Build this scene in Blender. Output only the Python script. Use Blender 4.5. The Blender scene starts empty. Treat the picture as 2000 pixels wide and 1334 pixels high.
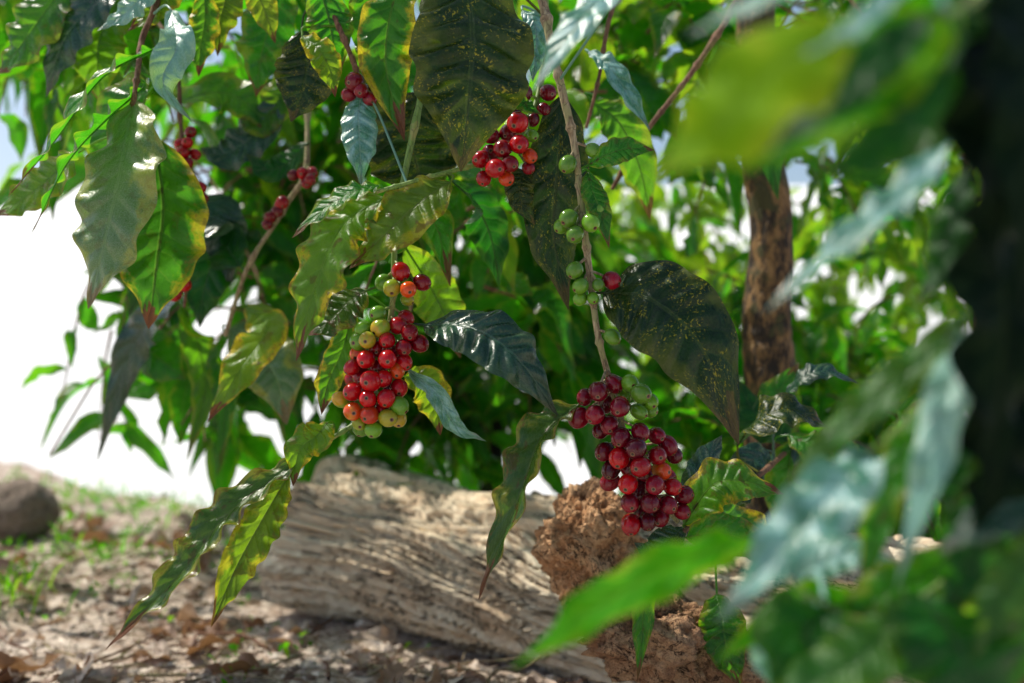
import bpy, math, random
import numpy as np
from mathutils import Vector, Matrix, Quaternion, noise as mnoise

random.seed(7)
rng = np.random.default_rng(7)
scene = bpy.context.scene
COL = scene.collection
CAMZ = 0.42
F = 1944.4   # focal length expressed in photo pixels (35 mm lens, 36 mm sensor)

def S(u, v, d):
    """surveyed point -> world metres (camera stands at (0,0,CAMZ) looking along +Y)"""
    return np.array([(u-1000.0)/F*d, d, CAMZ-(v-667.0)/F*d])

SUN_EL = math.radians(55); SUN_AZ = math.radians(-64)
TO_SUN = np.array([math.sin(SUN_AZ)*math.cos(SUN_EL), math.cos(SUN_AZ)*math.cos(SUN_EL), math.sin(SUN_EL)])
# openings in the canopy where sun flecks reach the log, trunk and soil: (point, radius, start along ray)
FLECKS = [(S(690,1030,1.46), .09, .02), (S(900,1050,1.30), .10, .02), (S(1130,1010,1.03), .07, .02), (S(1030,1110,1.2), .055, .02), (S(760,1190,1.3),.04, .02),
          (S(330,1265,1.38), .11, .02), (S(60,1290,1.32), .10, .02), (S(620,1300,1.3), .06, .02), (S(100,1090,1.9), .14, .02), (S(250,1150,1.7), .09, .02),(S(450,1180,1.6), .07, .02),
          (S(1490,500,1.27), .04, .02), (S(1500,700,1.27), .04, .02), (S(330,1150,.82), .06, .02), (S(740,740,.87), .06, .02), (S(1250,900,.84), .05, .02), (S(620,560,.87), .06, .02), (S(280,560,.95), .06, .02), (S(970,690,.83), .04, .02),
          (S(1680,620,2.4), .24, .35), (S(1300,650,2.5), .18, .35), (S(1600,450,2.5), .16, .35)]

# ------------------------------------------------------------------ node helpers
def nd(nt, typ, props=None, **ins):
    n = nt.nodes.new(typ)
    for k, v in (props or {}).items():
        setattr(n, k, v)
    for k, v in ins.items():
        key = int(k[1:]) if (k[0] == 'i' and k[1:].isdigit()) else k.replace('_', ' ')
        s = n.inputs[key]
        if isinstance(v, bpy.types.NodeSocket):
            nt.links.new(v, s)
        else:
            s.default_value = v
    return n
def mt(nt, op, a, b=0.0, c=0.0, clamp=False):
    n = nd(nt, 'ShaderNodeMath', {'operation': op, 'use_clamp': clamp}, i0=a, i1=b, i2=c)
    return n.outputs[0]
def mixc(nt, f, a, b, mode='MIX'):
    n = nd(nt, 'ShaderNodeMix', {'data_type': 'RGBA', 'blend_type': mode}, i0=f, i6=a, i7=b)
    return n.outputs[2]
def mr(nt, v, a, b, c=0.0, d=1.0, smooth=True):
    n = nd(nt, 'ShaderNodeMapRange', {'interpolation_type': 'SMOOTHSTEP' if smooth else 'LINEAR'}, i0=v, i1=a, i2=b, i3=c, i4=d)
    return n.outputs[0]
def noi(nt, vec, scale, detail=3.0, rough=0.55, dist=0.0):
    n = nd(nt, 'ShaderNodeTexNoise', None, Vector=vec, Scale=scale, Detail=detail, Roughness=rough, Distortion=dist)
    return n.outputs[0]
def c4(c): return (c[0], c[1], c[2], 1.0)
def newmat(name):
    m = bpy.data.materials.new(name); m.use_nodes = True
    nt = m.node_tree; nt.nodes.clear()
    out = nt.nodes.new('ShaderNodeOutputMaterial')
    return m, nt, out

def leaf_mat(name, base, alt, third, trans, vein, edge=0.3, edgecol=(0.42,0.40,0.03), tip=0.3, spots=0.0,
             blotch=0.0, rough=0.34, tr=0.4, pale=(0.10,0.22,0.09), dust=0.05, spec=0.35, en=2.2):
    m, nt, out = newmat(name)
    uv = nd(nt, 'ShaderNodeUVMap').outputs[0]
    sep = nd(nt, 'ShaderNodeSeparateXYZ', None, i0=uv)
    t, y = sep.outputs[0], sep.outputs[1]
    s = mt(nt, 'ABSOLUTE', mt(nt, 'MULTIPLY_ADD', y, 2.0, -1.0))
    rnd = nd(nt, 'ShaderNodeAttribute', {'attribute_name': 'leaf_random'}).outputs['Fac']
    vec = nd(nt, 'ShaderNodeCombineXYZ', None, i0=mt(nt, 'MULTIPLY', t, 2.6), i1=y, i2=mt(nt, 'MULTIPLY', rnd, 57.0)).outputs[0]
    n1 = noi(nt, vec, 2.6, 4.0)
    n2 = noi(nt, vec, 16.0, 4.0, 0.6)
    n3 = noi(nt, vec, 70.0, 2.0, 0.6)
    q = mt(nt, 'FRACT', mt(nt, 'MULTIPLY', mt(nt, 'ADD', mt(nt, 'SUBTRACT', t, mt(nt, 'MULTIPLY', s, 0.13)), mt(nt,'MULTIPLY',n1,0.08)), 9.0))
    lat = mt(nt, 'ABSOLUTE', mt(nt, 'SUBTRACT', q, 0.5))
    latm = mr(nt, lat, 0.0, 0.07, 0.5, 0.0)
    midm = mr(nt, s, 0.025, 0.06, 1.0, 0.0)
    veins = mt(nt, 'MAXIMUM', latm, midm)
    col = mixc(nt, mr(nt, n1, 0.38, 0.62), c4(base), c4(alt))
    col = mixc(nt, mr(nt, rnd, 0.55, 1.0), col, c4(third))
    col = mixc(nt, mr(nt, n2, 0.45, 0.75, 0.0, 0.25), col, c4(third))
    col = mixc(nt, mr(nt, n3, 0.35, 0.8, 0.0, dust), col, (0.45, 0.46, 0.36, 1))
    col = mixc(nt, mt(nt, 'MULTIPLY', veins, 0.42), col, c4(vein))
    ed = mr(nt, mt(nt, 'ADD', mt(nt, 'ADD', s, mt(nt, 'MULTIPLY_ADD', n1, en, -en/2)), mt(nt, 'MULTIPLY_ADD', n2, 0.6, -0.3)), 0.62, 1.05, 0.0, edge)
    col = mixc(nt, ed, col, c4(edgecol))
    if spots > 0:
        wpv = nd(nt, 'ShaderNodeVectorMath', {'operation': 'MULTIPLY_ADD'}, i0=nd(nt, 'ShaderNodeTexNoise', None, Vector=vec, Scale=22.0, Detail=3.0).outputs[1], i1=(.09, .09, 0), i2=vec).outputs[0]
        for sc_, th in ((38.0, 0.61), (20.0, 0.64)):
            nn = noi(nt, wpv, sc_, 2.0, 0.5)
            sp = mt(nt, 'MULTIPLY', mr(nt, nn, th, th+0.05, 0.0, spots), mr(nt, noi(nt, vec, 3.2, 3.0), 0.44, 0.54))
            col = mixc(nt, sp, col, (0.32, 0.27, 0.015, 1))
    if blotch > 0:
        bl = mr(nt, noi(nt, vec, 4.5, 3.0, 0.5, 0.4), 0.62, 0.64, 0.0, blotch)
        col = mixc(nt, bl, col, (0.06, 0.025, 0.01, 1))
        bl2 = mr(nt, mt(nt, 'ADD', mt(nt, 'MULTIPLY', s, 0.35), n2), 0.83, 0.87, 0.0, blotch)
        col = mixc(nt, bl2, col, (0.11, 0.045, 0.015, 1))
    tb = mr(nt, mt(nt, 'ADD', t, mt(nt, 'MULTIPLY_ADD', n1, 0.4, -0.2)), 0.87, 0.90, 0.0, tip)
    col = mixc(nt, tb, col, mixc(nt, n2, (0.05, 0.02, 0.01, 1), (0.34, 0.14, 0.06, 1)))
    back = nd(nt, 'ShaderNodeNewGeometry').outputs['Backfacing']
    col2 = mixc(nt, mt(nt, 'MULTIPLY', back, 0.6), col, c4(pale))
    tc = mixc(nt, mr(nt, rnd, 0.3, 1.0, 0.0, 0.75), c4(trans), (0.58, 0.80, 0.02, 1))
    tc = mixc(nt, mt(nt, 'MULTIPLY', veins, 0.3), tc, (0.55, 0.7, 0.12, 1))
    tc = mixc(nt, mr(nt, n1, 0.35, 0.65, 0.35, 0.0), tc, c4([x*0.45 for x in trans]))
    tc = mixc(nt, ed, tc, (0.80, 0.68, 0.03, 1))
    tc = mixc(nt, tb, tc, (0.12, 0.04, 0.01, 1))
    bh = mt(nt, 'ADD', mt(nt, 'MULTIPLY', mr(nt, lat, 0.0, 0.25), 0.6), mt(nt, 'MULTIPLY', n2, 0.7))
    bh = mt(nt, 'SUBTRACT', bh, mt(nt, 'MULTIPLY', midm, 0.5))
    bump = nd(nt, 'ShaderNodeBump', None, Strength=0.6, Distance=0.0016, Height=bh)
    rg = mr(nt, n2, 0.3, 0.8, rough-0.1, rough+0.2)
    p = nd(nt, 'ShaderNodeBsdfPrincipled', None, Base_Color=col2, Roughness=rg, Normal=bump.outputs[0], Specular_IOR_Level=spec)
    trn = nd(nt, 'ShaderNodeBsdfTranslucent', None, Color=tc, Normal=bump.outputs[0])
    mx = nd(nt, 'ShaderNodeMixShader', None, i0=tr, i1=p.outputs[0], i2=trn.outputs[0])
    nt.links.new(mx.outputs[0], out.inputs[0])
    return m

G = dict(
 dusty=leaf_mat('leaf_dusty_green', (0.025,0.10,0.025), (0.055,0.15,0.042), (0.06,0.15,0.04), (0.10,0.36,0.04), (0.22,0.34,0.12), edge=0.45, tip=0.6, dust=0.5, blotch=.3, rough=0.34, tr=0.2, spec=0.5),
 yedge=leaf_mat('leaf_yellow_margin', (0.02,0.12,0.004), (0.06,0.19,0.006), (0.09,0.21,0.008), (0.22,0.64,0.012), (0.17,0.33,0.03), edge=1.0, edgecol=(0.62,0.48,0.015), tip=1.0, blotch=0.95, tr=0.44),
 margin=leaf_mat('leaf_green_with_yellow_rim', (0.012,0.10,0.004), (0.04,0.16,0.006), (0.06,0.18,0.008), (0.12,0.52,0.010), (0.15,0.30,0.03), edge=1.0, edgecol=(0.62,0.47,0.015), tip=1.0, blotch=0.8, tr=0.38, en=1.3),
 dark=leaf_mat('leaf_spotted_painted_shade', (0.004,0.018,0.003), (0.010,0.033,0.005), (0.014,0.042,0.005), (0.04,0.15,0.01), (0.05,0.085,0.02), edge=0.10, tip=0.3, spots=0.85, rough=0.30, tr=0.10, dust=0.02, spec=0.28),  # yellow specks; backlit shade is painted into the dark base
 green=leaf_mat('leaf_fresh_green', (0.005,0.080,0.004), (0.022,0.145,0.006), (0.065,0.20,0.007), (0.12,0.68,0.008), (0.12,0.28,0.03), edge=0.35, tip=0.9, blotch=0.9, tr=0.42, rough=0.24, spec=0.4),
 dkolive=leaf_mat('leaf_dark_olive', (0.018,0.06,0.005), (0.04,0.09,0.007), (0.06,0.12,0.01), (0.13,0.34,0.01), (0.12,0.18,0.03), edge=0.6, edgecol=(0.3,0.3,0.03), tip=1.0, blotch=1.0, tr=0.28, rough=0.26, spec=0.45),
 vivid=leaf_mat('leaf_vivid_soft_green', (0.010,0.13,0.004), (0.045,0.20,0.005), (0.14,0.28,0.006), (0.15,0.78,0.006), (0.2,0.4,0.03), edge=0.3, tip=0.1, tr=0.5, rough=0.6, spec=0.08, dust=0.0, pale=(0.05,0.2,0.02)),
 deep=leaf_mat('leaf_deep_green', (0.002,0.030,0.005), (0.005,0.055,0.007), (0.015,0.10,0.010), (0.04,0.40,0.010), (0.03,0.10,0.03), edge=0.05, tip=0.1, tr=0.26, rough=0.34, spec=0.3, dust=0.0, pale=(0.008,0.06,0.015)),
 shade=leaf_mat('leaf_painted_shade', (0.002,0.008,0.003), (0.004,0.013,0.004), (0.004,0.016,0.004), (0.004,0.02,0.003), (0.01,0.02,0.01), edge=0.0, tip=0.0, tr=0.08, rough=0.6, spec=0.06, dust=0.0, pale=(0.003,0.010,0.003)),  # near-black base paints deep shade into the leaf colour
 olive=leaf_mat('leaf_olive', (0.045,0.11,0.006), (0.08,0.15,0.008), (0.11,0.18,0.010), (0.32,0.58,0.015), (0.2,0.26,0.05), edge=0.7, tip=0.9, blotch=0.95, tr=0.42),
 blue=leaf_mat('leaf_bluish_gloss', (0.004,0.033,0.017), (0.010,0.052,0.028), (0.02,0.07,0.03), (0.05,0.22,0.03), (0.05,0.14,0.08), edge=0.05, tip=0.15, tr=0.12, rough=0.25, dust=0.04, spec=0.6),
 pale=leaf_mat('leaf_underside_and_painted_sheen', (0.03,0.17,0.11), (0.20,0.40,0.42), (0.18,0.40,0.34), (0.16,0.60,0.14), (0.28,0.46,0.34), edge=0.1, tip=0.3, tr=0.22, rough=0.24, dust=0.15, pale=(0.20,0.40,0.40), spec=0.8),  # pale undersides; on near leaves the pale colour paints in sky sheen
 mass=leaf_mat('leaf_background_foliage', (0.0015,0.016,0.003), (0.005,0.042,0.005), (0.10,0.26,0.007), (0.12,0.70,0.008), (0.04,0.10,0.02), edge=0.3, tip=0.4, tr=0.46, rough=0.20, dust=0.0, pale=(0.008,0.045,0.012), spec=0.32),  # base darkened for canopy shade, third colour brightened for sunlit leaves
)

def bark_mat(name, a, b, c, sc=60.0, bump=0.6, stretch=0.25, rough=0.85):
    m, nt, out = newmat(name)
    pos = nd(nt, 'ShaderNodeNewGeometry').outputs['Position']
    mp = nd(nt, 'ShaderNodeMapping', None, Vector=pos, Scale=(1, 1, stretch)).outputs[0]
    n1 = noi(nt, mp, sc, 6.0, 0.65); n2 = noi(nt, pos, sc*0.3, 3.0)
    vo = nd(nt, 'ShaderNodeTexVoronoi', {'feature': 'DISTANCE_TO_EDGE'}, Vector=mp, Scale=sc*1.1)
    col = mixc(nt, mr(nt, n1, 0.42, 0.62), c4(a), c4(b))
    col = mixc(nt, mr(nt, n2, 0.50, 0.60), col, c4(c))
    h = mt(nt, 'ADD', n1, mt(nt, 'MULTIPLY', mr(nt, vo.outputs[0], 0.0, 0.12), 0.3))
    col = mixc(nt, mr(nt, vo.outputs[0], 0.0, 0.05, 0.5, 0.0), col, (0.015, 0.01, 0.006, 1))
    b_ = nd(nt, 'ShaderNodeBump', None, Strength=bump, Distance=0.004, Height=h)
    p = nd(nt, 'ShaderNodeBsdfPrincipled', None, Base_Color=col, Roughness=rough, Normal=b_.outputs[0])
    nt.links.new(p.outputs[0], out.inputs[0])
    return m
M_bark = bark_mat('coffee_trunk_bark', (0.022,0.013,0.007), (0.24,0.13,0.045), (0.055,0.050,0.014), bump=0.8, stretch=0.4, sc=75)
M_shadebark = bark_mat('trunk_bark_painted_shade', (0.006,0.005,0.004), (0.012,0.009,0.007), (0.008,0.010,0.006))  # bark coloured almost black to stand for shade
M_twig = bark_mat('twig_bark', (0.22,0.15,0.08), (0.44,0.34,0.20), (0.30,0.27,0.12), sc=200.0, bump=0.4)
M_twigred = bark_mat('reddish_twig_bark', (0.12,0.05,0.025), (0.26,0.13,0.07), (0.18,0.09,0.04), sc=200.0, bump=0.4)
M_twiggreen = bark_mat('green_twig', (0.15,0.25,0.04), (0.22,0.33,0.07), (0.32,0.31,0.09), sc=150.0, bump=0.1, rough=0.5)

def cherry_mat(name, a, b, c, lo=0.42, hi=0.62):
    m, nt, out = newmat(name)
    oc = nd(nt, 'ShaderNodeTexCoord').outputs['Object']
    ri = nd(nt, 'ShaderNodeObjectInfo').outputs['Random']
    off = nd(nt, 'ShaderNodeVectorMath', {'operation': 'ADD'}, i0=oc, i1=nd(nt, 'ShaderNodeCombineXYZ', None, i0=mt(nt, 'MULTIPLY', ri, 9.0)).outputs[0]).outputs[0]
    n1 = noi(nt, off, 75.0, 3.0); n2 = noi(nt, off, 700.0, 2.0)
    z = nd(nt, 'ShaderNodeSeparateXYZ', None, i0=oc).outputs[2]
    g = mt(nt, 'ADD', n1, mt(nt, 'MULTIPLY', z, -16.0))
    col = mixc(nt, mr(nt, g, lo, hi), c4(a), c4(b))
    col = mixc(nt, mt(nt, 'MULTIPLY', ri, 0.9), col, c4(c))
    col = mixc(nt, mr(nt, n2, 0.62, 0.8, 0.0, 0.3), col, (0.5, 0.35, 0.2, 1))
    cal = nd(nt, 'ShaderNodeAttribute', {'attribute_name': 'calyx'}).outputs['Fac']
    col = mixc(nt, mr(nt, cal, 0.3, 0.6), col, (0.20, 0.09, 0.04, 1))
    col = mixc(nt, mr(nt, cal, 0.75, 0.95), col, (0.03, 0.015, 0.01, 1))
    bp = nd(nt, 'ShaderNodeBump', None, Strength=0.2, Distance=0.001, Height=n1)
    rg = mr(nt, n1, 0.3, 0.7, 0.08, 0.20)
    p = nd(nt, 'ShaderNodeBsdfPrincipled', None, Base_Color=col, Roughness=rg, Normal=bp.outputs[0], Specular_IOR_Level=0.45)
    nt.links.new(p.outputs[0], out.inputs[0])
    return m
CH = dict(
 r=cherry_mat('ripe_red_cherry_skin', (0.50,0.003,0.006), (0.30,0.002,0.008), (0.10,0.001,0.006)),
 d=cherry_mat('dark_red_cherry_skin', (0.26,0.003,0.014), (0.13,0.002,0.010), (0.045,0.001,0.006)),
 g=cherry_mat('green_cherry_skin', (0.16,0.36,0.02), (0.11,0.27,0.018), (0.08,0.18,0.015)),
 o=cherry_mat('orange_cherry_skin', (0.66,0.07,0.006), (0.60,0.27,0.02), (0.42,0.025,0.008)),
 y=cherry_mat('yellow_green_cherry_skin', (0.50,0.29,0.02), (0.26,0.35,0.02), (0.20,0.30,0.02)),
)

# ------------------------------------------------------------------ geometry helpers
def spline(pts, n):
    P = np.array(pts, float)
    if len(P) == 2:
        P = np.array([P[0], (P[0]+P[1])/2, P[1]])
    k = len(P)
    E = np.vstack([2*P[0]-P[1], P, 2*P[-1]-P[-2]])
    x = np.linspace(0, k-1, n); i = np.minimum(x.astype(int), k-2); f = (x-i)[:, None]
    p0, p1, p2, p3 = E[i], E[i+1], E[i+2], E[i+3]
    return 0.5*((2*p1)+(-p0+p2)*f+(2*p0-5*p1+4*p2-p3)*f**2+(-p0+3*p1-3*p2+p3)*f**3)
def unit(a):
    return a/np.maximum(np.linalg.norm(a, axis=-1, keepdims=True), 1e-9)

class Geo:
    def __init__(s): s.v=[]; s.f=[]; s.uv=[]; s.r=[]; s.m=[]; s.n=0
    def add(s, v, f, uv=None, r=0.0, m=0):
        s.v.append(v); s.f.append(np.asarray(f)+s.n); s.m.append(np.full(len(f), m)); s.n += len(v)
        s.uv.append(uv if uv is not None else np.full((len(v), 2), 0.5)); s.r.append(np.full(len(v), r) if np.isscalar(r) else r)
    def build(s, name, mats, origin=(0, 0, 0), attr='leaf_random', smooth=True):
        V = np.vstack(s.v)-np.array(origin); UV = np.vstack(s.uv); R = np.concatenate(s.r)
        faces = [];
        for f in s.f: faces.extend(f.tolist())
        me = bpy.data.meshes.new(name)
        me.from_pydata(V.tolist(), [], faces)
        for mm in mats: me.materials.append(mm)
        me.polygons.foreach_set('material_index', np.concatenate(s.m).astype(np.int32))
        me.polygons.foreach_set('use_smooth', np.full(len(faces), smooth))
        idx = np.empty(len(me.loops), np.int32); me.loops.foreach_get('vertex_index', idx)
        ul = me.uv_layers.new(name='UVMap'); ul.data.foreach_set('uv', UV[idx].astype(np.float32).ravel())
        a = me.attributes.new(attr, 'FLOAT', 'POINT'); a.data.foreach_set('value', R.astype(np.float32))
        me.update()
        ob = bpy.data.objects.new(name, me); ob.location = origin
        COL.objects.link(ob); return ob

def grid_faces(a, b, rev=False):
    i = np.arange(a-1)[:, None]; j = np.arange(b-1)[None, :]
    p = (i*b+j).ravel()
    return np.stack([p, p+1, p+b+1, p+b], 1)

def leaf_geo(path, hw, hint, nt=10, ns=4, fold=0.25, wave=0.12, wf=5.0, quilt=0.0, twist=0.0, droop=0.0, rg=rng):
    P = spline(path, nt+1); T = unit(np.gradient(P, axis=0))
    h = np.array(hint, float)
    Sd = unit(np.cross(T, h)); N = np.cross(Sd, T)
    t = np.linspace(0, 1, nt+1)
    if twist:
        a = (twist*t)[:, None]
        Sd, N = Sd*np.cos(a)+N*np.sin(a), N*np.cos(a)-Sd*np.sin(a)
    w = (t**0.72)*((1-t)**0.92); w /= w.max(); w *= 1-0.35*np.clip((t-0.72)/0.2, 0, 1); w = np.maximum(w, 0.012)
    s = np.linspace(-1, 1, ns+1)
    ph = rg.uniform(0, 6.28, 6)
    W = hw*w
    edge = lambda p: 1+0.045*np.sin(6.28*wf*1.0*t+p)+0.02*np.sin(6.28*wf*1.6*t+2*p)
    V = np.empty((nt+1, ns+1, 3))
    for j, sj in enumerate(s):
        sd = 0 if sj < 0 else 1; a = abs(sj)
        off = W*edge(ph[sd])*sj
        lift = W*a*math.sin(fold)*(1-0.35*a*droop*2)
        wv = wave*hw*(a**1.6)*(np.sin(6.28*wf*t+ph[2+sd]+1.5*np.sin(4*t+ph[1]))+0.3*np.sin(6.28*wf*1.7*t+ph[4+sd]))*np.clip(w*1.6, 0, 1)
        qt = quilt*hw*(np.cos(6.28*(9*(t-0.13*a)+0.3)+0.8*np.sin(9*t+ph[0])))*math.sin(math.pi*min(a*1.05, 1.0))*w
        V[:, j] = P+Sd*(off*math.cos(fold))[:, None]+N*(lift+wv+qt-droop*W*a*a)[:, None]
    uv = np.stack([np.repeat(t, ns+1), np.tile((s+1)/2, nt+1)], 1)
    return V.reshape(-1, 3), grid_faces(nt+1, ns+1), uv

def tube_geo(path, r0, r1, sides=8, n=None, knob=0.0, node=None):
    n = n or max(6, len(path)*8)
    P = spline(path, n); T = unit(np.gradient(P, axis=0))
    ref = np.array([0.31, 0.9, 0.2]); A = unit(np.cross(T, ref)); B = np.cross(T, A)
    t = np.linspace(0, 1, n); R = r0+(r1-r0)*t
    if knob: R = R*(1+knob*np.array([mnoise.noise(Vector((x*23.0, r0*999, 0))) for x in t]))
    if node:
        R = R*(1+0.5*np.exp(-(((t*node) % 1.0-0.5)/0.06)**2))
    a = np.linspace(0, 2*math.pi, sides+1)
    V = P[:, None]+(A[:, None]*np.cos(a)[None, :, None]+B[:, None]*np.sin(a)[None, :, None])*R[:, None, None]
    uv = np.stack([np.repeat(t, sides+1), np.full(n*(sides+1), 0.5)], 1)
    return V.reshape(-1, 3), grid_faces(n, sides+1), uv

def wpos(o):
    p = Vector(o.location)
    while o.parent: o = o.parent; p += o.location
    return p
def attach(child, parent):
    w = Vector(child.location); child.parent = parent; child.location = w-wpos(parent)

def thing(name, loc, label, category, group=None):
    e = bpy.data.objects.new(name, None); e.location = loc; e.empty_display_size = 0.1
    COL.objects.link(e); e['label'] = label; e['category'] = category
    if group: e['group'] = group
    return e

# ------------------------------------------------------------------ ground
LA = np.array([-0.315, 1.62, 0.112]); LB = np.array([0.62, 0.93, 0.055])
Tn = unit(LB-LA); up = np.array([0, 0, 1.0]); Sn = unit(np.cross(Tn, up)); Un = np.cross(Sn, Tn)
Ll = np.linalg.norm(LB-LA)
def edge_y(x): return 2.45+max(0.0, -x-0.75)*0.95
def gz(x, y):
    n = mnoise.fractal(Vector((x*1.3, y*1.3, 0.3)), 1.0, 2.0, 3)*0.03
    n += mnoise.fractal(Vector((x*9, y*9, 1.3)), 0.9, 2.0, 4)*0.014
    dist = math.hypot(x, y)
    n *= 1/(1+max(0, dist-4)*0.3)
    e = y-edge_y(x)
    k = min(1, max(0, e/0.7)); k = k*k*(3-2*k)
    hill = 0.0
    if y > 7:
        hill = min(y-7, 75)*0.19*min(1, (y-7)/6)  # added rise: its pale sunlit slope whitens the gaps above the horizon
    return n-0.55*k-0.01+hill
def axis(lo, hi, flo, fhi, fine, grow=1.25):
    a = list(np.arange(flo, fhi, fine)); st = fine; x = a[-1]
    while x < hi: st *= grow; x += st; a.append(x)
    st = fine; x = a[0]; b = []
    while x > lo: st *= grow; x -= st; b.append(x)
    return np.array(b[::-1]+a)
xs = axis(-700, 700, -2.4, 1.6, 0.013); ys = axis(-700, 700, 0.9, 3.6, 0.013)
V = np.array([[x, y, gz(x, y)] for y in ys for x in xs])
g = Geo(); g.add(V, grid_faces(len(ys), len(xs)))
m, nt, out = newmat('dry_soil_ground')
pos = nd(nt, 'ShaderNodeNewGeometry').outputs['Position']
sp3 = nd(nt, 'ShaderNodeSeparateXYZ', None, i0=pos); z = sp3.outputs[2]
n1 = noi(nt, pos, 6.0, 5.0); n2 = noi(nt, pos, 45.0, 5.0, 0.7); n3 = noi(nt, pos, 260.0, 3.0, 0.7)
col = mixc(nt, mr(nt, n2, 0.38, 0.62), (0.40, 0.28, 0.20, 1), (0.80, 0.68, 0.56, 1))
col = mixc(nt, mr(nt, n1, 0.5, 0.66, 0, 0.6), col, (0.80, 0.71, 0.61, 1))
col = mixc(nt, mr(nt, n3, 0.5, 0.75, 0, 0.5), col, (0.10, 0.06, 0.04, 1))
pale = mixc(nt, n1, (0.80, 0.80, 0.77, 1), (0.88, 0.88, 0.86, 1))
fp = mt(nt, 'MAXIMUM', mr(nt, z, -0.12, -0.35), mr(nt, sp3.outputs[1], 0.75, 0.35, 0.0, 0.5))  # pale zone near and behind the camera added to bounce fill light
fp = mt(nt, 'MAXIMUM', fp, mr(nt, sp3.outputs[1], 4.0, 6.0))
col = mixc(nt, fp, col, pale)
h = mt(nt, 'ADD', mt(nt, 'MULTIPLY', n2, 1.0), mt(nt, 'MULTIPLY', n3, 0.4))
bp = nd(nt, 'ShaderNodeBump', None, Strength=0.9, Distance=0.014, Height=h)
p = nd(nt, 'ShaderNodeBsdfPrincipled', None, Base_Color=col, Roughness=0.95, Normal=bp.outputs[0])
nt.links.new(p.outputs[0], out.inputs[0])
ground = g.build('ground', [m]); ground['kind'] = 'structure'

# ------------------------------------------------------------------ log
def fr(x, y, z, o=4): return mnoise.fractal(Vector((x, y, z)), 0.9, 2.1, o)
NL, NA = 320, 320
vv = []; uvs = []
for i in range(NL):
    s = i/(NL-1)
    for j in range(NA+1):
        a = 2*math.pi*(j % NA)/NA
        ca, sa = math.cos(a), math.sin(a)
        swirl = a+0.26*fr(ca*0.8, sa*0.8, s*3, 2)+s*0.55+0.035*fr(ca*3, sa*3, s*9, 2)
        cs, ss = math.cos(swirl), math.sin(swirl)
        r = 0.110+0.022*s+0.024*fr(ca*0.9+3, sa*0.9, s*2.4, 2)
        r += 0.012*math.exp(-((s-0.04)/0.08)**2)
        fib = fr(cs*10, ss*10, s*2.0, 5); f2_ = fr(cs*6+7, ss*6, s*2.4+3, 3)
        step = math.floor((f2_*0.5+0.5)*7)/7-0.5
        fine = fr(cs*44, ss*44, s*5.0, 3); f3_ = abs(fr(cs*15+2, ss*15, s*2.6, 2)); f4_ = abs(fr(cs*7+9, ss*7, s*2.0, 2))
        r += 0.009*fib+0.024*step+0.0042*fine-0.013*max(0, 0.08-f3_)/0.08-0.024*max(0, 0.045-f4_)/0.045
        kk = max(0, 1-s/0.035); r *= math.sqrt(max(0, 1-kk*kk*0.96))
        kk = max(0, 1-(1-s)/0.03); r *= math.sqrt(max(0, 1-kk*kk*0.96))
        along = s*Ll+(0.06*fr(ca*1.4+5, sa*1.4, 9, 3)+0.06*fr(ca*9, sa*9, 4, 4))*max(0, 1-s*4)
        along -= 0.04*max(0, -sa)*max(0, 1-s*3)
        p3 = LA+Tn*along+Sn*(r*ca)+Un*(r*sa*0.98)
        vv.append(p3); uvs.append((s*Ll, swirl/(2*math.pi)*0.62))
g = Geo(); g.add(np.array(vv), grid_faces(NL, NA+1)[:, ::-1], np.array(uvs))
m, nt, out = newmat('weathered_log_wood')
uv = nd(nt, 'ShaderNodeUVMap').outputs[0]
pos = nd(nt, 'ShaderNodeNewGeometry').outputs['Position']
warp = nd(nt, 'ShaderNodeTexNoise', None, Vector=pos, Scale=12.0, Detail=3.0).outputs[1]
uvw = nd(nt, 'ShaderNodeVectorMath', {'operation': 'MULTIPLY_ADD'}, i0=warp, i1=(0.03, 0.022, 0), i2=uv).outputs[0]
mp = nd(nt, 'ShaderNodeMapping', None, Vector=uvw, Scale=(1.0, 13.0, 1.0)).outputs[0]
f1 = noi(nt, mp, 14.0, 7.0, 0.75); f2 = noi(nt, mp, 60.0, 4.0, 0.7); n0 = noi(nt, pos, 9.0, 4.0); n9 = noi(nt, pos, 120.0, 4.0, 0.7)
mp2 = nd(nt, 'ShaderNodeMapping', None, Vector=uvw, Scale=(1.0, 7.0, 1.0)).outputs[0]
ck = noi(nt, mp2, 9.0, 5.0, 0.6)
crack = mt(nt, 'MULTIPLY', mr(nt, mt(nt, 'ABSOLUTE', mt(nt, 'SUBTRACT', ck, 0.5)), 0.0, 0.018, 1.0, 0.0), mr(nt, n0, 0.43, 0.53))
col = mixc(nt, mr(nt, f1, 0.32, 0.60), (0.64, 0.44, 0.26, 1), (0.96, 0.82, 0.60, 1))
col = mixc(nt, mr(nt, f2, 0.54, 0.74, 0, 0.4), col, (0.42, 0.26, 0.14, 1))
col = mixc(nt, mr(nt, n0, 0.5, 0.66, 0, 0.5), col, (0.88, 0.60, 0.36, 1))
col = mixc(nt, mr(nt, n9, 0.60, 0.75, 0, 0.3), col, (0.32, 0.19, 0.10, 1))
col = mixc(nt, mt(nt, 'MULTIPLY', crack, 0.9), col, (0.06, 0.03, 0.015, 1))
h = mt(nt, 'SUBTRACT', mt(nt, 'ADD', mt(nt, 'ADD', f1, mt(nt, 'MULTIPLY', f2, 0.6)), mt(nt, 'MULTIPLY', n9, .25)), mt(nt, 'MULTIPLY', crack, 0.9))
bp = nd(nt, 'ShaderNodeBump', None, Strength=1.0, Distance=0.006, Height=h)
p = nd(nt, 'ShaderNodeBsdfPrincipled', None, Base_Color=col, Roughness=0.85, Normal=bp.outputs[0])
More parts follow.
